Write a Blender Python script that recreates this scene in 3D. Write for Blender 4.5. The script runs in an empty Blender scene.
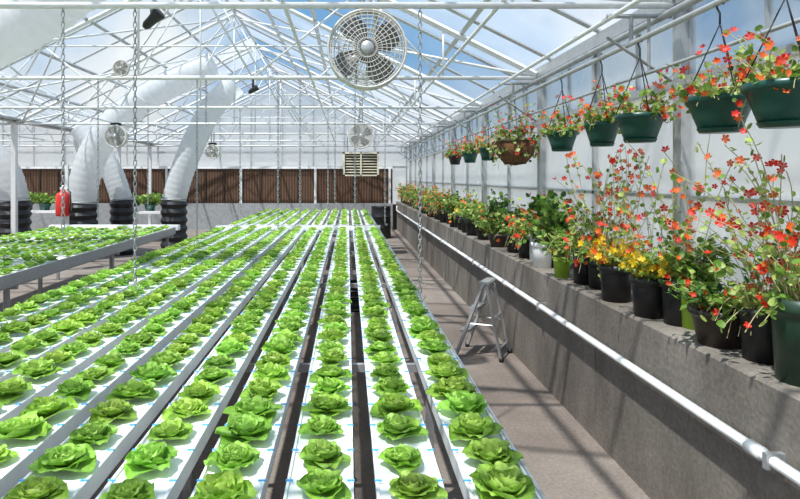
import bpy, math, random
import numpy as np
from mathutils import Vector, Matrix
random.seed(7); np.random.seed(7)
sc=bpy.context.scene
try:
    sc.view_settings.view_transform='Standard'
except Exception: pass
F=600.0; VX=348.0; VY=178.0; H=1.75
def wx(px,Y): return (px-VX)*Y/F
def wz(py,Y): return H-(py-VY)*Y/F

# ---------------- materials ----------------
MATS={}
def newmat(name):
    m=bpy.data.materials.new(name); m.use_nodes=True
    nt=m.node_tree; b=nt.nodes['Principled BSDF']; MATS[name]=m
    return m,nt,b
def plain(name,col,rough=.5,metal=0.0,noise=0.0,nscale=20.0,bump=0.0,trans=0.0):
    m,nt,b=newmat(name)
    b.inputs['Roughness'].default_value=rough; b.inputs['Metallic'].default_value=metal
    tc=nt.nodes.new('ShaderNodeTexCoord')
    n=nt.nodes.new('ShaderNodeTexNoise'); n.inputs['Scale'].default_value=nscale; n.inputs['Detail'].default_value=5
    nt.links.new(tc.outputs['Object'],n.inputs['Vector'])
    r=nt.nodes.new('ShaderNodeValToRGB')
    a=[max(0,c*(1-noise)) for c in col]; z=[min(1,c*(1+noise)) for c in col]
    r.color_ramp.elements[0].position=.3; r.color_ramp.elements[1].position=.7
    r.color_ramp.elements[0].color=(*a,1); r.color_ramp.elements[1].color=(*z,1)
    nt.links.new(n.outputs['Fac'],r.inputs['Fac']); nt.links.new(r.outputs['Color'],b.inputs['Base Color'])
    if bump>0:
        bp=nt.nodes.new('ShaderNodeBump'); bp.inputs['Strength'].default_value=bump; bp.inputs['Distance'].default_value=.01
        nt.links.new(n.outputs['Fac'],bp.inputs['Height']); nt.links.new(bp.outputs['Normal'],b.inputs['Normal'])
    if trans>0:
        t=nt.nodes.new('ShaderNodeBsdfTranslucent'); nt.links.new(r.outputs['Color'],t.inputs['Color'])
        mx=nt.nodes.new('ShaderNodeMixShader'); mx.inputs[0].default_value=trans
        out=nt.nodes['Material Output']
        nt.links.new(b.outputs[0],mx.inputs[1]); nt.links.new(t.outputs[0],mx.inputs[2]); nt.links.new(mx.outputs[0],out.inputs['Surface'])
    return m
def glazing(name,lo,hi,scale,tint=(.9,.95,1),white=(.93,.935,.93),tf=.72):
    m,nt,b=newmat(name)
    tc=nt.nodes.new('ShaderNodeTexCoord'); n=nt.nodes.new('ShaderNodeTexNoise'); n.inputs['Scale'].default_value=scale; n.inputs['Detail'].default_value=3
    nt.links.new(tc.outputs['Object'],n.inputs['Vector'])
    mr=nt.nodes.new('ShaderNodeMapRange'); mr.inputs[1].default_value=.4; mr.inputs[2].default_value=.6; mr.inputs[3].default_value=lo; mr.inputs[4].default_value=hi
    nt.links.new(n.outputs['Fac'],mr.inputs[0])
    t=nt.nodes.new('ShaderNodeBsdfTransparent'); t.inputs[0].default_value=(*tint,1)
    tl=nt.nodes.new('ShaderNodeBsdfTranslucent'); tl.inputs[0].default_value=(*white,1)
    b.inputs['Base Color'].default_value=(*white,1); b.inputs['Roughness'].default_value=.35
    m1=nt.nodes.new('ShaderNodeMixShader'); m1.inputs[0].default_value=tf
    nt.links.new(b.outputs[0],m1.inputs[1]); nt.links.new(tl.outputs[0],m1.inputs[2])
    m2=nt.nodes.new('ShaderNodeMixShader'); nt.links.new(mr.outputs[0],m2.inputs[0])
    nt.links.new(m1.outputs[0],m2.inputs[1]); nt.links.new(t.outputs[0],m2.inputs[2])
    nt.links.new(m2.outputs[0],nt.nodes['Material Output'].inputs['Surface'])
glazing('roof_white',.60,.80,.5,tint=(.93,.96,1))
glazing('roof_clear',.88,.97,.35,tint=(.88,.95,1))
glazing('side_panel',.25,.5,.9,tint=(.93,.94,.93))
glazing('vent_panel',.6,.85,1.2,tint=(.74,.82,.88))
glazing('duct_film',.0,.05,2.0,tf=.5,white=(.84,.85,.86))
plain('white_plastic',(.88,.89,.89),.35,noise=.03)
plain('white_paint',(.76,.77,.77),.4,noise=.04)
plain('aluminium',(.50,.51,.52),.4,.5,noise=.08)
plain('galvanised',(.42,.43,.44),.45,.4,noise=.15,nscale=12)
plain('fan_wire',(.66,.65,.61),.45,.1,noise=.05)
plain('black_plastic',(.014,.014,.016),.45,noise=.2)
plain('green_plastic',(.008,.07,.055),.35,noise=.15)
plain('darkgreen_plastic',(.02,.05,.03),.4,noise=.15)
plain('lime_plastic',(.25,.42,.03),.4,noise=.1)
plain('brown_plastic',(.04,.028,.022),.45,noise=.2)
plain('coir',(.15,.07,.03),.95,noise=.5,nscale=60,bump=.6)
plain('soil',(.05,.032,.02),.95,noise=.4,nscale=80)
plain('leaf_mid',(.15,.29,.035),.5,noise=.35,nscale=14,trans=.35)
plain('leaf_light',(.42,.54,.13),.5,noise=.3,nscale=14,trans=.4)
plain('leaf_dark',(.04,.12,.02),.5,noise=.3,nscale=14,trans=.25)
plain('stem_pale',(.48,.44,.22),.6,noise=.2)
plain('petal_red',(.80,.03,.01),.5,noise=.12,trans=.3)
plain('petal_orange',(.90,.14,.01),.5,noise=.12,trans=.3)
plain('petal_yellow',(.95,.62,.01),.5,noise=.1,trans=.3)
plain('blue_clip',(.10,.42,.80),.4,noise=.05)
plain('red_paint',(.65,.03,.02),.35,noise=.05)
plain('fan_blade',(.15,.15,.15),.4,.3,noise=.1)
plain('cream',(.75,.70,.55),.5,noise=.05)
def concrete(name,c0,c1,s=1.2,bump=.3,streak=False):
    m,nt,b=newmat(name); L=nt.links
    tc=nt.nodes.new('ShaderNodeTexCoord')
    n1=nt.nodes.new('ShaderNodeTexNoise'); n1.inputs['Scale'].default_value=s; n1.inputs['Detail'].default_value=8; n1.inputs['Roughness'].default_value=.65
    n2=nt.nodes.new('ShaderNodeTexNoise'); n2.inputs['Scale'].default_value=45; n2.inputs['Detail'].default_value=4
    if streak:
        mp=nt.nodes.new('ShaderNodeMapping'); mp.inputs['Scale'].default_value=(1,1.6,.7)
        L.new(tc.outputs['Object'],mp.inputs[0]); L.new(mp.outputs[0],n1.inputs['Vector'])
    else: L.new(tc.outputs['Object'],n1.inputs['Vector'])
    L.new(tc.outputs['Object'],n2.inputs['Vector'])
    r=nt.nodes.new('ShaderNodeValToRGB'); r.color_ramp.elements[0].position=.32; r.color_ramp.elements[1].position=.68
    r.color_ramp.elements[0].color=(*c0,1); r.color_ramp.elements[1].color=(*c1,1)
    L.new(n1.outputs['Fac'],r.inputs['Fac'])
    mx2=nt.nodes.new('ShaderNodeMixRGB'); mx2.blend_type='MULTIPLY'; mx2.inputs[0].default_value=1.0
    bw=nt.nodes.new('ShaderNodeMapRange'); bw.inputs[1].default_value=.3; bw.inputs[2].default_value=.7; bw.inputs[3].default_value=.8; bw.inputs[4].default_value=1.15
    L.new(n2.outputs['Fac'],bw.inputs[0]); L.new(r.outputs['Color'],mx2.inputs[1]); L.new(bw.outputs[0],mx2.inputs[2])
    L.new(mx2.outputs[0],b.inputs['Base Color']); b.inputs['Roughness'].default_value=.85
    bp=nt.nodes.new('ShaderNodeBump'); bp.inputs['Strength'].default_value=bump; bp.inputs['Distance'].default_value=.01
    L.new(n2.outputs['Fac'],bp.inputs['Height']); L.new(bp.outputs[0],b.inputs['Normal'])
concrete('wall_concrete',(.12,.103,.087),(.265,.232,.20),1.3,.3,True)
concrete('floor_concrete',(.15,.122,.105),(.27,.225,.197),1.0,.2)
concrete('outside_ground',(.35,.33,.3),(.5,.47,.43),.3)
m,nt,b=newmat('pad'); tc=nt.nodes.new('ShaderNodeTexCoord'); w=nt.nodes.new('ShaderNodeTexWave'); w.inputs['Scale'].default_value=3.5; w.inputs['Distortion'].default_value=1.5
nt.links.new(tc.outputs['Object'],w.inputs['Vector']); r=nt.nodes.new('ShaderNodeValToRGB')
r.color_ramp.elements[0].color=(.05,.025,.015,1); r.color_ramp.elements[1].color=(.15,.08,.045,1)
nt.links.new(w.outputs['Fac'],r.inputs[0]); nt.links.new(r.outputs[0],b.inputs['Base Color']); b.inputs['Roughness'].default_value=.9
# lettuce
m,nt,b=newmat('lettuce_leaf'); L=nt.links
at=nt.nodes.new('ShaderNodeAttribute'); at.attribute_name='Col'
tc=nt.nodes.new('ShaderNodeTexCoord'); n=nt.nodes.new('ShaderNodeTexNoise'); n.inputs['Scale'].default_value=70; n.inputs['Detail'].default_value=3
L.new(tc.outputs['Object'],n.inputs['Vector'])
mr=nt.nodes.new('ShaderNodeMapRange'); mr.inputs[1].default_value=.3; mr.inputs[2].default_value=.7; mr.inputs[3].default_value=.82; mr.inputs[4].default_value=1.15
L.new(n.outputs['Fac'],mr.inputs[0])
mx=nt.nodes.new('ShaderNodeMixRGB'); mx.blend_type='MULTIPLY'; mx.inputs[0].default_value=1
L.new(at.outputs['Color'],mx.inputs[1]); L.new(mr.outputs[0],mx.inputs[2]); L.new(mx.outputs[0],b.inputs['Base Color'])
b.inputs['Roughness'].default_value=.42
bp=nt.nodes.new('ShaderNodeBump'); bp.inputs['Strength'].default_value=.5; bp.inputs['Distance'].default_value=.004; L.new(n.outputs['Fac'],bp.inputs['Height']); L.new(bp.outputs[0],b.inputs['Normal'])
tl=nt.nodes.new('ShaderNodeBsdfTranslucent'); L.new(mx.outputs[0],tl.inputs[0])
ms=nt.nodes.new('ShaderNodeMixShader'); ms.inputs[0].default_value=.38
L.new(b.outputs[0],ms.inputs[1]); L.new(tl.outputs[0],ms.inputs[2]); L.new(ms.outputs[0],nt.nodes['Material Output'].inputs['Surface'])

# ---------------- mesh builder ----------------
class MB:
    def __init__(s): s.v=[]; s.f=[]; s.mi=[]; s.sm=[]; s.names=[]
    def m(s,n):
        if n not in s.names: s.names.append(n)
        return s.names.index(n)
    def add(s,vs,fs,mat,smooth=False):
        o=len(s.v); s.v.extend(vs); k=s.m(mat)
        for f in fs: s.f.append(tuple(i+o for i in f)); s.mi.append(k); s.sm.append(smooth)
    def box(s,x0,x1,y0,y1,z0,z1,mat):
        vs=[(x0,y0,z0),(x1,y0,z0),(x1,y1,z0),(x0,y1,z0),(x0,y0,z1),(x1,y0,z1),(x1,y1,z1),(x0,y1,z1)]
        s.add(vs,[(0,3,2,1),(4,5,6,7),(0,1,5,4),(1,2,6,5),(2,3,7,6),(3,0,4,7)],mat)
    def tube(s,pts,r,n,mat,caps=True,smooth=True,closed=False):
        pts=[Vector(p) for p in pts]; N=len(pts); vs=[]
        rs=r if isinstance(r,(list,tuple)) else [r]*N
        up=None
        for i,p in enumerate(pts):
            if closed: t=pts[(i+1)%N]-pts[(i-1)%N]
            else: t=pts[min(i+1,N-1)]-pts[max(i-1,0)]
            if t.length<1e-9: t=Vector((0,0,1))
            t.normalize()
            if up is None: up=Vector((0,0,1)) if abs(t.z)<.9 else Vector((1,0,0))
            a=up-t*up.dot(t)
            if a.length<1e-4:
                up=Vector((0,1,0)); a=up-t*up.dot(t)
            a.normalize(); bb=t.cross(a); up=a
            for k in range(n):
                an=2*math.pi*k/n; q=p+(a*math.cos(an)+bb*math.sin(an))*rs[i]; vs.append(tuple(q))
        fs=[]
        for i in range(N if closed else N-1):
            j=(i+1)%N
            for k in range(n):
                fs.append((i*n+k,i*n+(k+1)%n,j*n+(k+1)%n,j*n+k))
        if caps and not closed:
            fs.append(tuple(range(n))[::-1]); fs.append(tuple((N-1)*n+k for k in range(n)))
        s.add(vs,fs,mat,smooth)
    def cyl(s,p0,p1,r,n,mat,smooth=True): s.tube([p0,p1],r,n,mat,True,smooth)
    def bar(s,p0,p1,w,mat):
        s.tube([p0,p1],w*.7071,4,mat,True,False)
    def lathe(s,c,prof,n,mat,smooth=True,M=None):
        vs=[]
        for (r,z) in prof:
            for k in range(n):
                a=2*math.pi*k/n; p=Vector((r*math.cos(a),r*math.sin(a),z))
                if M: p=M@p
                vs.append((c[0]+p.x,c[1]+p.y,c[2]+p.z))
        fs=[]
        for i in range(len(prof)-1):
            for k in range(n): fs.append((i*n+k,i*n+(k+1)%n,(i+1)*n+(k+1)%n,(i+1)*n+k))
        s.add(vs,fs,mat,smooth)
    def ring(s,c,R,r,axis,mat,n=28,m=5):
        c=Vector(c); ax=Vector(axis).normalized(); a=ax.orthogonal().normalized(); b=ax.cross(a)
        s.tube([c+(a*math.cos(2*math.pi*i/n)+b*math.sin(2*math.pi*i/n))*R for i in range(n)],r,m,mat,closed=True)
    def obj(s,name):
        me=bpy.data.meshes.new(name); me.from_pydata(s.v,[],s.f)
        for n in s.names: me.materials.append(MATS[n])
        me.polygons.foreach_set('material_index',s.mi); me.polygons.foreach_set('use_smooth',s.sm); me.update()
        o=bpy.data.objects.new(name,me); sc.collection.objects.link(o); return o

# ---------------- shell ----------------
YB=20.5; YF=-2.0; XR=2.05; XG=-6.45; XL=-14.95; EZ=2.85; RZ=4.97
mb=MB(); mb.box(XL-.1,2.12,YF-.1,YB+.1,-.15,0,'floor_concrete'); mb.obj('floor')
mb=MB(); mb.box(-60,60,-40,90,-.4,-.152,'outside_ground'); mb.obj('ground')
mb=MB()
joints=[YF,.4,2.05,4.0,5.95,7.9,9.85,11.8,13.75,15.7,17.65,YB]
for a,b_ in zip(joints[:-1],joints[1:]):
    g=.006; x0=1.65
    mb.box(x0,2.12,a+g,b_-g,0,.935,'wall_concrete')
    mb.add([(x0,a+g,.935),(x0,b_-g,.935),(x0+.015,b_-g,.95),(x0+.015,a+g,.95),(2.12,b_-g,.95),(2.12,a+g,.95)],[(0,1,2,3),(3,2,4,5)],'wall_concrete')
    mb.box(x0+.006,2.11,b_-g,b_+g,0,.944,'wall_concrete')
mb.obj('wall_right')
TY=[3.65+2.65*k for k in range(-2,7)]
mb=MB()
mb.box(2.06,2.07,YF,YB,1.0,2.34,'side_panel'); mb.box(2.06,2.07,YF,YB,2.34,EZ,'vent_panel')
mb.obj('window_1')
mb=MB()
mb.box(2.0,2.1,YF,YB,.951,1.0,'aluminium'); mb.box(2.01,2.1,YF,YB,2.31,2.36,'aluminium'); mb.box(1.98,2.12,YF,YB,2.8,2.9,'aluminium')
mb.box(2.03,2.09,YF,YB,1.62,1.645,'aluminium')
y=-.325-1.325
while y<YB:
    big=min(abs(y-t) for t in TY)<.05
    w=.045 if big else .022
    mb.box(2.0 if big else 2.03,2.09,y-w,y+w,1.0,2.8,'aluminium')
    y+=1.325
yy=YF+.3
while yy<YB: 
    mb.box(2.045,2.08,yy-.008,yy+.008,2.36,2.8,'aluminium'); yy+=.6625
mb.obj('trim_window_frame')
def slope(x):
    if x>=XG: return RZ-abs(x+2.2)*(RZ-EZ)/4.25
    return RZ-abs(x+10.7)*(RZ-EZ)/4.25
mb=MB()
def panel(xa,xb,ya,yb,mat):
    mb.add([(xa,ya,slope(xa)+.06),(xb,ya,slope(xb)+.06),(xb,yb,slope(xb)+.06),(xa,yb,slope(xa)+.06)],[(0,1,2,3)],mat)
for (xa,xb) in [(-2.2,2.05),(-6.45,-2.2),(-10.7,-6.45),(-14.95,-10.7)]:
    y=YF; k=0
    while y<YB-.01:
        y2=min(YB,y+2.25)
        mat='roof_white'
        if xa==-6.45 : mat='roof_clear' if k%4!=3 else 'roof_white'
        if xa==-2.2 : mat='roof_clear' if k%3==1 else 'roof_white'
        panel(xa+1e-4 if xa==XG else xa,xb-1e-4 if xb==XG else xb,y,y2,mat); y=y2; k+=1
mb.obj('ceiling')
mb=MB()
for (xa,xb) in [(-2.2,2.05),(-6.45,-2.2),(-10.7,-6.45),(-14.95,-10.7)]:
    xa2=xa+.001; xb2=xb-.001
    for k in range(6):
        t=k/5; x=xa2+(xb2-xa2)*t; z=slope(x)
        mb.bar((x,YF,z),(x,YB,z),.045,'aluminium')
    y=YF
    while y<=YB:
        mb.bar((xa2,y,slope(xa2)+.03),(xb2,y,slope(xb2)+.03),.03,'aluminium'); y+=1.125
mb.obj('trim_roof_glazing_bars')
for ty in TY:
    mb=MB()
    for (x0,x1) in [(XG+.03,XR-.08),(XL+.05,XG-.03)]:
        xm=(-2.2 if x0>-7 else -10.7); cz=2.80
        mb.cyl((x0,ty,cz),(x1,ty,cz),.021,8,'white_paint')
        for a,b2 in [(x0,xm),(xm,x1)]:
            mb.bar((a,ty,slope(a)-.05),(b2,ty,slope(b2)-.05),.05,'white_paint')
        xa=xm-2.35; xb=xm+2.35
        mb.cyl((xa,ty,slope(xa)-.08),(xb,ty,slope(xb)-.08),.013,6,'white_paint')
        mb.cyl((xm,ty,cz),(xm,ty,RZ-.08),.013,6,'white_paint')
        pts=[(x0+1.0,cz),(xm-2.35,slope(xm-2.35)-.07),(xm-1.2,cz),(xm,slope(xm)-.1),(xm+1.2,cz),(xm+2.35,slope(xm+2.35)-.07),(x1-1.0,cz)]
        for p,q in zip(pts[:-1],pts[1:]): mb.cyl((p[0],ty,p[1]),(q[0],ty,q[1]),.011,6,'white_paint')
        for x in (xm-3.2,xm+3.2): mb.cyl((x,ty,cz),(x,ty,slope(x)-.06),.011,6,'white_paint')
    if ty>5: mb.box(XG-.045,XG+.045,ty-.045,ty+.045,0,EZ-.03,'white_paint')
    mb.obj('roof_truss')
mb=MB()
for x in (-4.6,-.4,-8.6,-12.6,.95):
    mb.cyl((x,YF+.1,2.835),(x,YB-.1,2.835),.014,6,'white_paint')
for a,b2 in [(0,2),(2,4),(3,5),(5,7),(4,6)]:
    ya,yb=TY[a],TY[b2]
    for (xa,xb) in [(1.9,-2.1),(-2.3,-6.3),(-6.3,-2.3)]:
        mb.cyl((xa,ya,slope(xa)-.1),(xb,yb,slope(xb)-.1),.016,6,'white_paint')
mb.obj('roof_bracing')
mb=MB(); mb.box(XG-.14,XG+.14,YF,YB,2.86,2.90,'galvanised'); mb.obj('roof_gutter')
mb=MB()
mb.cyl((1.75,YF,2.58),(1.75,YB,2.58),.017,8,'aluminium')
mb.cyl((1.93,YF,2.74),(1.93,YB,2.74),.024,8,'galvanised')
mb.cyl((1.62,YF,2.74),(1.62,YB,2.74),.016,8,'white_paint')
mb.cyl((1.86,YF,2.40),(1.86,YB,2.40),.011,6,'galvanised')
for ty in TY:
    mb.bar((1.60,ty+.06,2.75),(2.0,ty+.06,2.75),.02,'galvanised'); mb.bar((1.75,ty+.06,2.75),(1.75,ty+.06,2.58),.02,'galvanised')
    mb.bar((1.86,ty+.06,2.75),(1.86,ty+.06,2.40),.015,'galvanised'); mb.bar((1.6,ty+.06,2.62),(2.0,ty+.06,2.35),.015,'galvanised')
mb.obj('hanging_rail')
def endwall(Y,nm):
    mb=MB()
    mb.box(XL,2.1,Y,Y+.1,0,.85,'wall_concrete')
    for (xa,xm,xb) in [(XG,-2.2,XR),(XL,-10.7,XG)]:
        mb.add([(xa,Y+.05,.85),(xb,Y+.05,.85),(xb,Y+.05,EZ),(xm,Y+.05,RZ),(xa,Y+.05,EZ)],[(0,1,2,3,4)],'side_panel')
    mb.obj(nm)
endwall(YB,'wall_back'); endwall(YF-.1,'wall_front')
mb=MB(); mb.box(XL-.1,XL,YF,YB,0,.85,'wall_concrete'); mb.add([(XL-.05,YF,.85),(XL-.05,YB,.85),(XL-.05,YB,EZ),(XL-.05,YF,EZ)],[(0,1,2,3)],'side_panel'); mb.obj('wall_left')
mb=MB()
for z in (2.12,2.62,2.85,3.6,4.2):
    for (xa,xb) in [(XG,XR),(XL,XG)]:
        xm=-2.2 if xa>-7 else -10.7
        hw=4.25 if z<=2.85 else 4.25*(RZ-z)/(RZ-EZ)
        mb.box(max(xa,xm-hw),min(xb,xm+hw),YB-.05,YB-.001,z-.035,z+.035,'aluminium')
x=XR-.05
while x>XL:
    mb.box(x-.025,x+.025,YB-.04,YB-.001,.86,slope(x),'aluminium'); x-=1.06
mb.obj('trim_end_wall_frame')
mb=MB()
mb.box(XL+.1,1.5,YB-.30,YB-.06,.9,2.06,'pad')
mb.box(XL+.1,1.5,YB-.34,YB-.06,2.06,2.14,'white_plastic'); mb.box(XL+.1,1.5,YB-.36,YB-.06,.0,.9,'galvanised')
x=1.4
while x>XL+.2: mb.box(x-.02,x+.02,YB-.33,YB-.30,.9,2.06,'brown_plastic'); x-=.62
x=1.4
while x>XL+.2: mb.box(x-.04,x+.04,YB-.345,YB-.33,.0,2.06,'white_paint'); x-=2.5
mb.obj('evaporative_cooling_pad')

# ---------------- benches ----------------
ROWS=[.43-.255*k for k in range(11)]
SP=.194
def bench(rows,y0,y1,cw=.092,rail='aluminium',white='white_plastic'):
    mb=MB()
    xr=rows[0]+.10; xl=rows[-1]-.10
    for x in rows:
        mb.box(x-cw,x+cw,y0,y1,.815,.872,white)
        mb.box(x-cw-.004,x-cw+.004,y0,y1,.868,.880,white); mb.box(x+cw-.004,x+cw+.004,y0,y1,.868,.880,white)
        mb.box(x-.03,x+.03,y0,y1,.775,.815,'galvanised')
    n=max(2,int((y1-y0)/2.4))
    for i in range(n+1):
        y=y0+.05+(y1-y0-.1)*i/n
        mb.box(xl,xr,y-.015,y+.015,.735,.775,'galvanised')
        for x in (xl+.1,(xl+xr)/2,xr-.1): mb.box(x-.02,x+.02,y-.02,y+.02,0,.735,'galvanised')
    mb.box(xl-.012,xl-.001,y0,y1,.77,.875,rail); mb.box(xr+.001,xr+.012,y0,y1,.77,.875,rail)
    return mb
mb=bench(ROWS,.7,10.4)
for x in ROWS:
    y=.85+SP/2
    while y<10.3:
        for sx in (-1,1):
            xx=x+sx*.088
            mb.box(xx-.011,xx+.011,y-.003,y+.003,.879,.884,'blue_clip')
        y+=SP
mb.box(-2.3,.56,10.42,10.56,.84,.92,'white_plastic'); mb.box(-2.3,.56,10.45,10.53,.92,.925,'galvanised')
for x in ROWS[::2]: mb.cyl((x,10.49,.84),(x,10.49,.4),.02,8,'white_plastic')
mb.cyl((-2.3,10.49,.4),(.5,10.49,.4),.03,8,'white_plastic')
mb.obj('hydroponic_bench')
mb=bench(ROWS,11.1,16.2); mb.obj('hydroponic_bench')
LR=[-3.12-.235*k for k in range(9)]
mb=bench(LR,3.0,10.4) 
mb.box(-3.005,-2.985,3.0,10.4,.79,.90,'aluminium'); mb.box(-5.2,-2.95,10.42,10.55,.84,.93,'white_plastic'); mb.obj('hydroponic_bench')
# black crate standing on the floor beneath the bench
for yc in (8.1,):
    mb=MB(); x0,x1,y0,y1=-.18,.26,yc-.28,yc+.28
    mb.box(x0,x1,y0,y1,0.0,.02,'black_plastic')
    for z in (.04,.12,.20,.28):
        mb.box(x0,x1,y0,y0+.015,z,z+.045,'black_plastic'); mb.box(x0,x1,y1-.015,y1,z,z+.045,'black_plastic'); mb.box(x0,x0+.015,y0,y1,z,z+.045,'black_plastic'); mb.box(x1-.015,x1,y0,y1,z,z+.045,'black_plastic')
    for xx in (x0,x1-.03):
        for y_ in (y0,y1-.03): mb.box(xx,xx+.03,y_,y_+.03,.02,.33,'black_plastic')
    mb.obj('plastic_crate')

# lettuce
def leafgrid(nu,nv,L,W,elev,curl,cup,ruf,ph):
    pts=[];col=[]
    r=.004;z=.004; px=[];pz=[]; 
    for i in range(nu+1):
        u=i/nu; a=elev+curl*u
        px.append(r); pz.append(z); r+=math.cos(a)*L/nu; z+=math.sin(a)*L/nu
    for i in range(nu+1):
        u=i/nu; w=W*(max(0,math.sin(math.pi*(.06+.79*u)))**.8)
        for j in range(nv+1):
            v=-1+2*j/nv; a=elev+curl*u
            c=cup*v*v*w
            rz=ruf*(u**1.4)*(math.sin(3.1*v*1.7+ph)+.55*math.sin(6.5*v+ph*2+u*4))*(.35+abs(v))
            ext=-.40*W*v*v*u
            pts.append((px[i]-math.sin(a)*(c+rz)+math.cos(a)*ext, v*w, pz[i]+math.cos(a)*(c+rz)+math.sin(a)*ext))
            col.append((u,abs(v)))
    f=[]
    for i in range(nu):
        for j in range(nv):
            q=i*(nv+1)+j; f.append((q,q+1,q+nv+2,q+nv+1))
    return np.array(pts),np.array(col),np.array(f)
def lettuce(nl,nu,nv,rng):
    V=[];C=[];Fc=[];o=0
    for i in range(nl):
        t=i/(nl-1)
        el=math.radians(14+50*t**.9+rng.uniform(-7,7)); cu=math.radians(-20+62*t**1.2+rng.uniform(-16,16))
        L=(.102-.050*t)*rng.uniform(.88,1.1); W=(.058-.022*t)*rng.uniform(.88,1.12)
        p,c,f=leafgrid(nu,nv,L,W,el,cu,.26+.42*t,.0070*(1-.3*t),rng.uniform(0,6))
        a=i*2.39996+rng.uniform(-.3,.3); ca,sa=math.cos(a),math.sin(a)
        q=np.stack([p[:,0]*ca-p[:,1]*sa,p[:,0]*sa+p[:,1]*ca,p[:,2]+.010*t],1)
        u=c[:,0];v=c[:,1]
        base=np.array([.27,.50,.055])*(1-t)+np.array([.55,.75,.17])*t
        mid=np.array([.66,.82,.32])
        k=(np.exp(-(v*4)**2)*(1-u)*.8)[:,None]
        cc=(base*(.82+.27*u[:,None]))*(1-k)+mid*k
        cc*=rng.uniform(.88,1.12)
        V.append(q);C.append(cc);Fc.append(f+o);o+=len(q)
    return np.concatenate(V),np.concatenate(C),np.concatenate(Fc)
rg=random.Random(3)
HI=[lettuce(21,7,8,rg) for _ in range(7)]
MIDL=[lettuce(16,4,4,rg) for _ in range(4)]
LOW=[lettuce(11,3,2,rg) for _ in range(4)]
def crop(name,rows,y0,y1,sp,zt=.873,smul=1.0,skip=.01):
    V=[];C=[];Fc=[];o=0
    for x in rows:
        off=rg.uniform(-.03,.03); rowscale=rg.uniform(.94,1.06)
        y=y0+off
        while y<y1:
            if rg.random()>skip:
                dist=math.hypot(x,y)
                lib=HI if dist<4.2 else (MIDL if dist<8 else LOW)
                v,c,f=lib[rg.randrange(len(lib))]
                a=rg.uniform(0,6.283); s=rg.uniform(.84,1.1)*smul*rowscale
                ca,sa=math.cos(a)*s,math.sin(a)*s
                sz=s*rg.uniform(.8,1.15)
                q=np.stack([v[:,0]*ca-v[:,1]*sa+x+rg.uniform(-.01,.01),v[:,0]*sa+v[:,1]*ca+y+rg.uniform(-.015,.015),np.maximum(v[:,2]*sz,.009)+zt],1)
                br=rg.uniform(.85,1.13); 
                V.append(q);C.append(np.clip(c*np.array([br*rg.uniform(.88,1.1),br,br]),0,1));Fc.append(f+o);o+=len(q)
            y+=sp
    V=np.concatenate(V);C=np.concatenate(C);Fc=np.concatenate(Fc)
    me=bpy.data.meshes.new(name); n=len(V);m=len(Fc)
    me.vertices.add(n); me.vertices.foreach_set('co',V.astype(np.float32).ravel())
    me.loops.add(m*4); me.loops.foreach_set('vertex_index',Fc.astype(np.int32).ravel())
    me.polygons.add(m); me.polygons.foreach_set('loop_start',np.arange(0,m*4,4,dtype=np.int32)); me.polygons.foreach_set('loop_total',np.full(m,4,dtype=np.int32))
    me.polygons.foreach_set('use_smooth',np.ones(m,dtype=bool))
    me.update(calc_edges=True)
    at=me.color_attributes.new('Col','FLOAT_COLOR','POINT')
    at.data.foreach_set('color',np.concatenate([C,np.ones((n,1))],1).astype(np.float32).ravel())
    me.materials.append(MATS['lettuce_leaf'])
    ob=bpy.data.objects.new(name,me); sc.collection.objects.link(ob); return ob
crop('lettuce_crop',ROWS,.85,10.3,SP,smul=.97)
crop('lettuce_crop',ROWS,11.2,16.1,SP,smul=.88)
crop('lettuce_crop',LR,3.1,10.3,.2,smul=.9)

# ---------------- plants ----------------
def leafdisc(mb,c,n,r,mat,k=7):
    n=Vector(n).normalized(); a=n.orthogonal().normalized(); b=n.cross(a); c=Vector(c)
    vs=[tuple(c-n*r*.25)]
    for i in range(k):
        t=2*math.pi*i/k; rr=r*random.uniform(.85,1.1); vs.append(tuple(c+(a*math.cos(t)+b*math.sin(t))*rr))
    mb.add(vs,[(0,1+i,1+(i+1)%k) for i in range(k)],mat,True)
def leafpoint(mb,c,d,L,mat):
    d=Vector(d).normalized(); s=d.cross(Vector((random.uniform(-.3,.3),random.uniform(-.3,.3),1))).normalized(); n=s.cross(d); c=Vector(c)
    w=L*.28
    vs=[c,c+d*L*.4+s*w-n*w*.2,c+d*L*.4+n*w*.15,c+d*L*.4-s*w-n*w*.2,c+d*L-n*L*.15]
    mb.add([tuple(v) for v in vs],[(0,1,2),(0,2,3),(2,1,4),(3,2,4)],mat,True)
def flower(mb,c,n,r,mat):
    n=Vector(n).normalized(); a=n.orthogonal().normalized(); b=n.cross(a); c=Vector(c); ph=random.random()
    vs=[tuple(c-n*r*.35)]; fs=[]
    for i in range(5):
        t=2*math.pi*(i+ph)/5
        def P(an,rr,h): return tuple(c+(a*math.cos(an)+b*math.sin(an))*rr+n*h)
        o=len(vs); vs+= [P(t-.55,r*.75,r*.02),P(t-.2,r*1.05,r*.12),P(t+.2,r*1.05,r*.12),P(t+.55,r*.75,r*.02)]
        fs.append((0,o,o+1,o+2,o+3))
    mb.add(vs,fs,mat,True)
def rdir(up=.5):
    v=Vector((random.gauss(-.3,1),random.gauss(-.4,1),random.gauss(up,.8)))
    return v.normalized() if v.length>0 else Vector((0,0,1))
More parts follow.
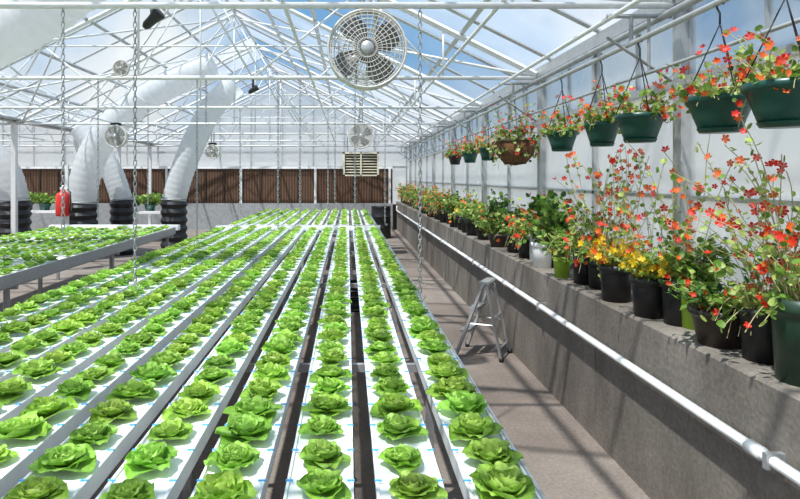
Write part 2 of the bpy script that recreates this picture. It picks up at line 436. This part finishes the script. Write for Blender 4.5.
def foliage(mb,c,r0,height,spread,nst,lr,leaves,fl,flr,nleaf=7,flp=.5,droop=0.0,stem='stem_pale',kind='disc',xmax=1.98,sr=.0022,wob=.15,nf=(1,1,2,2,3)):
    c=Vector(c)
    for i in range(nst):
        a=random.uniform(0,6.283); rr=random.uniform(0,r0*.8)
        p0=c+Vector((math.cos(a)*rr,math.sin(a)*rr,-.01))
        sp=spread*random.uniform(.35,1.0); h=height*random.uniform(.4,1.05)
        a2=a+random.uniform(-.8,.8)
        end=p0+Vector((math.cos(a2)*sp,math.sin(a2)*sp,h))
        if droop>0 and random.random()<.6: end.z=c.z-droop*random.uniform(.1,1)
        mid=p0+Vector((math.cos(a2)*sp*.35,math.sin(a2)*sp*.35,h*.7+.02))
        mid+=Vector((random.uniform(-1,1),random.uniform(-1,1),0))*spread*wob
        pts=[]
        for k in range(7):
            t=k/6; p=p0*(1-t)**2+mid*2*t*(1-t)+end*t*t
            p.x=min(p.x,xmax-.01); pts.append(p)
        mb.tube(pts,sr,3,stem,False)
        for k in range(nleaf):
            t=random.uniform(.2,1); q=pts[min(5,int(t*6))].lerp(pts[min(6,int(t*6)+1)],random.random())
            q=q+Vector((random.gauss(0,1),random.gauss(0,1),random.gauss(0,.6)))*lr*1.1; q.x=min(q.x,xmax)
            if kind=='disc': leafdisc(mb,q,rdir(.8),lr*random.uniform(.6,1.15),random.choice(leaves))
            else: leafpoint(mb,q,rdir(.3),lr*random.uniform(1.6,2.8),random.choice(leaves))
        if fl and random.random()<flp:
            for _ in range(random.choice(nf)):
                q=pts[random.randint(2,6)]+Vector((random.gauss(0,.02),random.gauss(0,.02),random.gauss(0.015,.015))); q.x=min(q.x,xmax-.01)
                flower(mb,q,Vector((random.gauss(-.6,.5),random.gauss(-.8,.5),random.gauss(.4,.4))),flr*random.uniform(.7,1.15),random.choice(fl))
def pot(mb,c,rt,rb,h,mat,n=24):
    x,y,z=c
    mb.lathe(c,[(0,0),(rb,0),(rb*.3+rt*.7-.004,h*.72),(rt-.006,h*.82),(rt,h*.83),(rt+.004,h*.86),(rt+.004,h),(rt-.008,h),(rt-.014,h*.88)],n,mat)
    mb.lathe(c,[(rt-.012,h*.88),(rt*.5,h*.9),(0.0001,h*.91)],n,'soil')
RO=['petal_red','petal_orange','petal_red','petal_orange']
LL=['leaf_light','leaf_light','leaf_mid']; LM=['leaf_mid','leaf_mid','leaf_light']; LD=['leaf_dark','leaf_mid']
ZL=.951
specs=[
 (806,1.80,.125,.10,.33,'darkgreen_plastic','vine'),
 (764,1.83,.10,.08,.23,'black_plastic','vine'),
 (720,1.79,.135,.095,.175,'brown_plastic','spiky'),
 (697,1.87,.10,.08,.26,'lime_plastic','leafy'),
 (680,1.82,.10,.08,.25,'black_plastic','thin'),
 (650,1.75,.105,.085,.23,'black_plastic','marigold'),
 (616,1.75,.105,.085,.235,'black_plastic','marigold2'),
 (600,1.83,.09,.075,.2,'black_plastic','vine'),
 (585,1.80,.095,.08,.26,'black_plastic','nast'),
 (562,1.72,.075,.055,.17,'lime_plastic','leafy'),
 (543,1.76,.10,.09,.22,'white_plastic','bush'),
 (557,1.88,.10,.09,.22,'black_plastic','dark'),
 (527,1.80,.10,.08,.2,'black_plastic','nast'),
 (515,1.80,.10,.08,.2,'black_plastic','bush'),
 (499,1.76,.14,.09,.15,'brown_plastic','tall'),
]
Y=7.9
while Y<19.6:
    px=VX+1.8*F/Y
    specs.append((px,1.8+random.uniform(-.06,.06),.12,.09,.22,random.choice(['black_plastic','black_plastic','brown_plastic','green_plastic']),random.choice(['nast','bush','nast','mari','leafy','bush'])))
    Y+=.36
for (px,X,rt,rb,h,mat,kind) in specs:
    Y=F*X/(px-VX); mb=MB(); c=(X,Y,ZL); pot(mb,c,rt,rb,h,mat); t=(X,Y,ZL+h*.9)
    if kind in('vine','thin'):
        foliage(mb,t,rt,.70 if px>700 else .82,.38,24 if kind=='vine' else 15,.016,LL,RO,.0185,7,.95,stem='stem_pale',wob=.4,nf=(2,2,3,3,4))
        foliage(mb,t,rt,.26,.22 if kind=='vine' else .16,28,.020,LL+['leaf_mid'],RO,.0185,8,.5,droop=.12 if kind=='vine' else .03)
        nm='potted_nasturtium'
    elif kind=='spiky':
        foliage(mb,t,rt,.15,.17,50,.02,['leaf_mid','leaf_dark'],['petal_red'],.015,9,.15,kind='p'); nm='potted_herb'
    elif kind=='leafy':
        foliage(mb,t,rt,.24,.13,36,.024,LM,None,.02,9,0,kind='p'); nm='potted_herb'
    elif kind in('marigold','marigold2'):
        foliage(mb,t,rt,.16,.17,60,.014,LM,['petal_yellow'] if kind=='marigold' else ['petal_orange','petal_yellow','petal_yellow'],.024,10,.8,kind='p')
        foliage(mb,t,rt,.74,.22,11,.017,LL,RO,.019,8,.9,wob=.4,nf=(2,2,3)); nm='potted_marigold'
    elif kind=='dark':
        foliage(mb,t,rt,.42,.16,46,.027,LD,None,.02,11,0); nm='potted_shrub'
    elif kind=='tall':
        foliage(mb,t,rt,.25,.22,40,.022,LM,RO,.017,9,.2); foliage(mb,t,rt*.5,.52,.13,40,.024,LD,None,.02,11,0); nm='potted_shrub'
    elif kind=='bush':
        foliage(mb,t,rt,.32,.2,46,.023,LD+LM,RO,.018,10,.2); nm='potted_shrub'
    elif kind=='mari':
        foliage(mb,t,rt,.28,.22,40,.022,LL,['petal_yellow','petal_orange'],.024,9,.5); nm='potted_marigold'
    else:
        foliage(mb,t,rt,.44,.28,40,.021,LL+['leaf_mid'],RO,.02,8,.7,droop=.1,wob=.3); nm='potted_nasturtium'
    mb.obj(nm)
mb=MB(); Yw=F*1.88/(549-VX)+.15
mb.box(1.78,1.98,Yw-.12,Yw+.12,ZL,ZL+.24,'galvanised'); pot(mb,(1.88,Yw,ZL+.24),.11,.09,.2,'white_plastic'); foliage(mb,(1.88,Yw,ZL+.42),.1,.25,.14,30,.024,LD,None,.02,9,0); mb.obj('potted_shrub')
# hanging baskets
hang=[(786,.15,'green_plastic',.165),(720,.145,'green_plastic',.155),(640,.14,'green_plastic',.155),(602,.12,'green_plastic',.15),(562,.125,'green_plastic',.15),(515,.22,'coir',.25),(488,.12,'green_plastic',.15),(470,.12,'green_plastic',.15),(455,.12,'black_plastic',.15)]
for px,r,mat,h in hang:
    X=1.75; Y=F*X/(px-VX); mb=MB(); z0=2.13-h; 
    n=24
    if mat=='coir':
        mb.lathe((X,Y,z0),[(0.001,0),(r*.5,.02),(r*.85,h*.45),(r,h),(r-.02,h*.95)],n,'coir'); mb.lathe((X,Y,z0),[(r-.02,h*.93),(.001,h*.95)],n,'soil')
        for zz,rr in((.02,.52),(.45*h,.87),(h,1.01)): mb.ring((X,Y,z0+zz),r*rr,.004,(0,0,1),'black_plastic')
    else:
        mb.lathe((X,Y,z0),[(0.001,0),(r*.62,0),(r*.75,h*.35),(r*.93,h*.8),(r,h*.82),(r*1.03,h),(r*.97,h),(r*.92,h*.85)],n,mat); mb.lathe((X,Y,z0),[(r*.93,h*.85),(.001,h*.88)],n,'soil')
        mb.lathe((X,Y,z0-.012),[(.001,0),(r*.6,0),(r*.68,.02)],n,mat)
    top=Vector((X,Y,2.475))
    for k in range(3):
        a=2*math.pi*k/3+.4; mb.cyl((X+r*math.cos(a),Y+r*math.sin(a),2.125),tuple(top),.0035,4,'black_plastic')
    hk=[top+Vector((0,0,0)),top+Vector((0,0,.05)),top+Vector((0,.022,.08)),top+Vector((0,.026,.105)),top+Vector((0,.0,.13)),top+Vector((0,-.026,.11)),top+Vector((0,-.027,.085))]
    mb.tube(hk,.005,5,'black_plastic')
    t=(X,Y,z0+h*.88)
    if mat=='coir':
        foliage(mb,t,r,.18,.22,50,.023,LL+['coir','stem_pale'],['petal_red'],.018,9,.35,droop=.22)
        foliage(mb,t,r,.42,.3,18,.017,LL,RO,.02,5,.9,wob=.4)
    else:
        foliage(mb,t,r,.16,.16,30,.018,LM+LL,RO,.018,7,.65,droop=.03)
        foliage(mb,t,r,.32,.2,8,.015,LL,RO,.018,5,.95,wob=.4)
        if px in(786,488): foliage(mb,t,r,.05,.22,6,.014,LL,RO,.017,6,.7,droop=.3)
    mb.obj('hanging_basket')
# wall pipe
mb=MB()
pz=.68; px_=1.605
mb.tube([(px_,YF+.2,pz),(px_,19.6,pz),(px_,19.75,pz+.02),(px_,19.8,pz+.15)],.022,12,'white_plastic')
for y in (2.27,5.0,7.6,10.2,12.8,15.4,18):
    mb.box(px_-.03,1.649,y-.012,y+.012,pz-.03,pz+.03,'galvanised')
for y in (2.36,6.1,9.9,14):
    mb.cyl((px_,y-.04,pz),(px_,y+.04,pz),.028,12,'white_plastic')
mb.obj('irrigation_pipe')

# ---------------- step ladder ----------------
mb=MB()
ladM=Matrix.Translation((1.36,5.95,0))@Matrix.Rotation(math.radians(-28),4,'Z')
def P(x,y,z): return tuple(ladM@Vector((x,y,z)))
for s in (-1,1):
    mb.bar(P(-.24,s*.19,0.01),P(.03,s*.14,.74),.026,'aluminium'); mb.bar(P(.2,s*.17,0.01),P(.05,s*.13,.70),.02,'aluminium')
    mb.bar(P(-.12,s*.17,.33),P(.125,s*.15,.33),.01,'aluminium')
for x,z,w in((-.165,.24,.175),(-.085,.46,.16),(0.02,.72,.15)):
    q=[P(x-.04,-w,z),P(x+.045,-w,z),P(x+.045,w,z),P(x-.04,w,z)]; d=.022
    vs=q+[(a,b2,c+d) for a,b2,c in q]; mb.add(vs,[(0,3,2,1),(4,5,6,7),(0,1,5,4),(1,2,6,5),(2,3,7,6),(3,0,4,7)],'aluminium')
for z,x in((.12,.18),(.4,.115)): mb.bar(P(x,-.16,z),P(x,.16,z),.015,'aluminium')
for x,y in((-.24,.19),(-.24,-.19),(.2,.17),(.2,-.17)): mb.cyl(P(x,y,0),P(x+.004,y,.035),.022,8,'black_plastic')
mb.obj('step_ladder')

# ---------------- fans ----------------
def fan(name,c,R,ztop,n=28,wr=.0032):
    c=Vector(c); mb=MB(); D=R*.42
    W='fan_wire'
    for k,fr in enumerate((.25,.38,.5,.62,.74,.86,.94)):
        yy=-D*.5-R*.13*(1-fr*fr)
        mb.ring(c+Vector((0,yy,0)),R*fr,wr*.85,(0,1,0),W,n,4)
        mb.ring(c+Vector((0,-yy,0)),R*fr,wr*.85,(0,1,0),W,n,4)
    for yy in (-D*.5,-D*.25,0,D*.25,D*.5): mb.ring(c+Vector((0,yy,0)),R,wr*(2.4 if abs(yy)>D*.4 else 1.6),(0,1,0),W,36,5)
    for i in range(n):
        a=2*math.pi*i/n; d=Vector((math.cos(a),0,math.sin(a)))
        for sg in(-1,1):
            pts=[c+d*R*f_+Vector((0,sg*(D*.5+R*.13*(1-f_*f_)),0)) for f_ in(.2,.5,.8,1.0)]
            mb.tube(pts,wr*.75,3,W,False)
        mb.cyl(c+d*R+Vector((0,-D*.5,0)),c+d*R+Vector((0,D*.5,0)),wr*.75,3,W)
    M=Matrix.Rotation(math.radians(90),4,'X')
    mb.lathe(c+Vector((0,-D*.5-R*.13,0)),[(.001,.006),(R*.16,.006),(R*.18,-.004),(.001,-.004)],20,'aluminium',True,M)
    mb.cyl(c+Vector((0,-D*.15,0)),c+Vector((0,D*.1,0)),R*.2,18,'galvanised')
    mb.cyl(c+Vector((0,D*.1,0)),c+Vector((0,D*.75,0)),R*.30,20,'fan_blade')
    for b_ in range(4):
        a0=2*math.pi*b_/4+.45; vs=[];fs=[]
        nr,na=5,4
        for i in range(nr+1):
            r=R*(.17+.73*i/nr); half=.30+.26*math.sin(math.pi*(i/nr)*.9+.2)
            for j in range(na+1):
                s_=-1+2*j/na; a=a0+s_*half+.15*i/nr
                yy=-s_*R*.13*(1-.4*i/nr)-D*.05
                vs.append(tuple(c+Vector((math.cos(a)*r,yy,math.sin(a)*r))))
        for i in range(nr):
            for j in range(na):
                q=i*(na+1)+j; fs.append((q,q+1,q+na+2,q+na+1))
        mb.add(vs,fs,'fan_blade',True)
    for sx in(-1,1):
        mb.bar(c+Vector((sx*R*.28,D*.5,-R*.95)),c+Vector((sx*R*.28,D*.5,R*.97)),.014,'galvanised')
    if ztop>c.z+R:
        mb.bar(c+Vector((-.03,0,R)),Vector((c.x-.03,c.y,ztop)),.022,'galvanised'); mb.bar(c+Vector((.03,0,R)),Vector((c.x+.03,c.y,ztop)),.022,'galvanised')
        mb.box(c.x-.09,c.x+.09,c.y-.04,c.y+.04,c.z+R,c.z+R+.05,'black_plastic')
    return mb.obj(name)
fan('circulation_fan',(wx(367,4.8),4.8,wz(50,4.8)),.308,slope(.15)-.1,n=36,wr=.004)
fan('circulation_fan',(wx(361,14),14,wz(136,14)),.28,3.6,n=18,wr=.006)
fan('circulation_fan',(wx(119,11.65),11.5,wz(137,11.65)),.21,2.82,n=18,wr=.005)
fan('circulation_fan',(wx(214,14.25),14.1,wz(152,14.25)),.16,2.82,n=14,wr=.005)
fan('circulation_fan',(wx(125,6.3),6.2,wz(70,6.3)),.08,2.80,n=12,wr=.002)
mb=MB(); Yh=13.2; xa,xb=wx(343,Yh),wx(379,Yh); za,zb=wz(176,Yh),wz(152,Yh)
mb.box(xa,xb,Yh,Yh+.5,za,za+.03,'cream'); mb.box(xa,xb,Yh,Yh+.5,zb-.04,zb,'cream'); mb.box(xa,xa+.04,Yh,Yh+.5,za,zb,'cream'); mb.box(xb-.04,xb,Yh,Yh+.5,za,zb,'cream'); mb.box(xa+.02,xb-.02,Yh+.15,Yh+.5,za+.02,zb-.02,'brown_plastic')
for k in range(7):
    z=za+.08+k*(zb-za-.1)/7; mb.bar((xa+.03,Yh+.04,z),(xb-.03,Yh+.04,z),.014,'cream')
mb.box((xa+xb)/2-.015,(xa+xb)/2+.015,Yh,Yh+.03,za,zb,'cream')
for x in(xa+.1,xb-.1): mb.cyl((x,Yh+.25,zb),(x,Yh+.25,2.83),.012,6,'galvanised')
mb.obj('unit_heater')
def spot(px,py,Y,s,tilt):
    mb=MB(); c=Vector((wx(px,Y),Y,wz(py,Y))); d=Vector((math.cos(tilt),-.25,math.sin(tilt))).normalized()
    a=c-d*s*.5; b2=c+d*s*.5
    mb.tube([a,a+d*s*.15,c,b2-d*s*.05,b2],[s*.12,s*.2,s*.22,s*.3,s*.3],14,'black_plastic')
    mb.tube([c,c+Vector((0,0,s*.35)),Vector((c.x,Y,max(2.8,c.z+s*.4)))],.012,6,'black_plastic'); 
    mb.obj('spotlight')
spot(152,20,3.72,.14,math.radians(38)); spot(253,90,6.3,.11,math.radians(30))
def chain(px,Y,ybot,ytop=2.8,ls=.034):
    mb=MB(); X=wx(px,Y); z=ytop; zb=wz(ybot,Y); k=0
    while z>zb:
        pts=[]; a=ls*.62; b_=ls*.30
        for i in range(8):
            t=2*math.pi*i/8; u=b_*math.cos(t); w=a*math.sin(t)
            pts.append((X+(u if k%2 else 0),Y+(0 if k%2 else u),z-a+w))
        mb.tube(pts,.0035,4,'galvanised',closed=True); z-=ls*.95; k+=1
    hk=[(X,Y,z+.01),(X,Y,z-.03),(X+.015,Y,z-.05),(X+.03,Y,z-.035),(X+.03,Y,z-.02)]
    mb.tube(hk,.004,5,'galvanised'); mb.obj('hanging_chain')
for px,Y,yb in [(420,3.65,292),(135,3.65,280),(63,3.65,225),(197,6.3,240),(206,6.3,120),(278,6.3,225),(300,6.3,215),(328,8.95,225),(335,8.95,200),(355,6.3,240),(148,8.95,205),(240,8.95,215),(385,8.95,222),(98,6.3,215)]:
    chain(px,Y,yb)
# ---------------- ducts at far left ----------------
def duct(name,ctrl,r,mat='duct_film',base=True,seg=16,rip=.022):
    mb=MB(); pts=[Vector(p) for p in ctrl]
    P_=[pts[0]]+pts+[pts[-1]]; raw=[]
    for i in range(1,len(P_)-2):
        for k in range(seg):
            t=k/seg; a,b,c_,d=P_[i-1],P_[i],P_[i+1],P_[i+2]
            raw.append(.5*((2*b)+(-a+c_)*t+(2*a-5*b+4*c_-d)*t*t+(-a+3*b-3*c_+d)*t**3))
    raw.append(pts[-1])
    st=r*.16; out=[raw[0]]; acc=0
    for p,q in zip(raw[:-1],raw[1:]):
        Ls=(q-p).length; d=st-acc
        while d<=Ls and Ls>1e-9: out.append(p.lerp(q,d/Ls)); d+=st
        acc=(acc+Ls)%st
    out.append(raw[-1]); rs=[r*(1+rip*(1 if i%3==1 else (-.4))) for i in range(len(out))]
    mb.tube(out,rs,24,mat,False)
    if base:
        e=pts[-1]; n=7; prof=[]; zb=e.z
        for i in range(n*2+1):
            prof.append((r*(1.14 if i%2 else .98),zb*i/(n*2)))
        mb.lathe((e.x,e.y,0),prof,28,'black_plastic',smooth=False)
        mb.lathe((e.x,e.y,0),[(.001,zb),(r*.98,zb)],28,'black_plastic')
        mb.ring((e.x,e.y,zb+.02),r*1.04,.015,(0,0,1),'galvanised')
    return mb.obj(name)
def W3(px,py,Y): return (wx(px,Y),Y,wz(py,Y))
duct('air_duct',[W3(215,66,12.9),W3(165,86,12.9),W3(122,115,12.9),W3(98,145,12.9),W3(86,175,12.9),W3(81,203,12.9)],.31)
duct('air_duct',[W3(235,84,13.3),W3(212,108,13.3),W3(196,138,13.3),W3(182,172,13.3),W3(174,200,13.3)],.26)
duct('air_duct',[W3(-120,80,12.6),W3(-60,110,12.6),W3(-25,140,12.6),W3(4,170,12.6),W3(14,201,12.6)],.30)
duct('air_duct',[W3(80,128,13.75),W3(98,150,13.75),W3(112,172,13.75),W3(122,200,13.75)],.24)
duct('air_duct',[W3(160,-80,5.5),W3(95,-30,5.5),W3(40,12,5.5),W3(-30,50,5.5),W3(-110,80,5.5)],.25,base=False,rip=.04)
duct('air_duct',[W3(20,-60,7.2),W3(-10,-10,7.2),W3(-60,40,7.2),W3(-120,80,7.2)],.3,base=False)
mb=MB(); Ye=11.3; X=wx(63,Ye); 
mb.box(X-.03,X+.03,Ye+.13,Ye+.19,0,2.0,'white_paint')
zt=wz(216,Ye)
mb.lathe((X,Ye,zt),[(.001,0),(.12,.0),(.13,.03),(.13,.36),(.11,.42),(.05,.46),(.04,.50),(.001,.50)],20,'red_paint')
mb.box(X-.05,X+.09,Ye-.02,Ye+.02,zt+.50,zt+.54,'white_plastic'); mb.cyl((X,Ye,zt+.48),(X,Ye,zt+.58),.03,8,'white_plastic')
mb.tube([(X+.05,Ye,zt+.52),(X+.15,Ye-.02,zt+.45),(X+.16,Ye-.03,zt+.25),(X+.14,Ye-.03,zt+.05)],.012,6,'black_plastic'); mb.box(X-.1,X+.1,Ye+.11,Ye+.13,zt+.1,zt+.3,'galvanised')
mb.obj('fire_extinguisher')
mb=MB(); Yb=17.5; X=wx(381,Yb); mb.lathe((X,Yb,0),[(.001,0),(.28,0),(.29,.03),(.28,.3),(.295,.32),(.28,.34),(.28,.6),(.295,.62),(.28,.64),(.28,.9),(.29,.93),(.001,.93)],22,'black_plastic'); mb.obj('storage_barrel')
for (px,Yt) in ((150,16.6),(45,17)):
    mb=MB(); X=wx(px,Yt)
    mb.box(X-.8,X+.8,Yt-.4,Yt+.4,.78,.84,'white_plastic')
    for sx in(-.7,.7):
        for sy in(-.33,.33): mb.box(X+sx-.03,X+sx+.03,Yt+sy-.03,Yt+sy+.03,0,.78,'galvanised')
    mb.obj('work_table')
    for dx in(-.5,0,.5):
        mb=MB(); pot(mb,(X+dx,Yt,.841),.16,.12,.2,'green_plastic'); foliage(mb,(X+dx,Yt,1.0),.14,.3,.25,26,.05,LM,None,.02,8,0); mb.obj('potted_herb')
# ---------------- light ----------------
w=bpy.data.worlds.new('World'); sc.world=w; w.use_nodes=True; nt=w.node_tree; bg=nt.nodes['Background']
tc=nt.nodes.new('ShaderNodeTexCoord'); n=nt.nodes.new('ShaderNodeTexNoise'); n.inputs['Scale'].default_value=2.6; n.inputs['Detail'].default_value=5
nt.links.new(tc.outputs['Generated'],n.inputs['Vector']); r=nt.nodes.new('ShaderNodeValToRGB')
r.color_ramp.elements[0].position=.49; r.color_ramp.elements[1].position=.66
r.color_ramp.elements[0].color=(.20,.44,.74,1); r.color_ramp.elements[1].color=(1,.99,.97,1)
nt.links.new(n.outputs['Fac'],r.inputs[0])
sp=nt.nodes.new('ShaderNodeSeparateXYZ'); nt.links.new(tc.outputs['Generated'],sp.inputs[0])
mr=nt.nodes.new('ShaderNodeMapRange'); mr.inputs[1].default_value=.0; mr.inputs[2].default_value=.2; nt.links.new(sp.outputs[2],mr.inputs[0])
mx=nt.nodes.new('ShaderNodeMixRGB'); mx.inputs[1].default_value=(.84,.82,.78,1)
nt.links.new(mr.outputs[0],mx.inputs[0]); nt.links.new(r.outputs[0],mx.inputs[2]); nt.links.new(mx.outputs[0],bg.inputs[0]); bg.inputs[1].default_value=.92
s=bpy.data.lights.new('sun','SUN'); s.energy=6.8; s.angle=math.radians(1.2); s.color=(1,.95,.87)
so=bpy.data.objects.new('sun',s); sc.collection.objects.link(so)
so.rotation_euler=Vector((.312,.35,-1)).to_track_quat('-Z','Y').to_euler()
# ---------------- camera ----------------
cd=bpy.data.cameras.new('camera'); co=bpy.data.objects.new('camera',cd); sc.collection.objects.link(co)
co.location=(0,0,H); co.rotation_euler=(math.radians(90),0,0)
cd.sensor_width=36; cd.sensor_fit='HORIZONTAL'; cd.lens=F/800*36
cd.shift_x=(400-VX)/800; cd.shift_y=-(249.5-VY)/800
cd.clip_start=.05; cd.clip_end=300
sc.camera=co
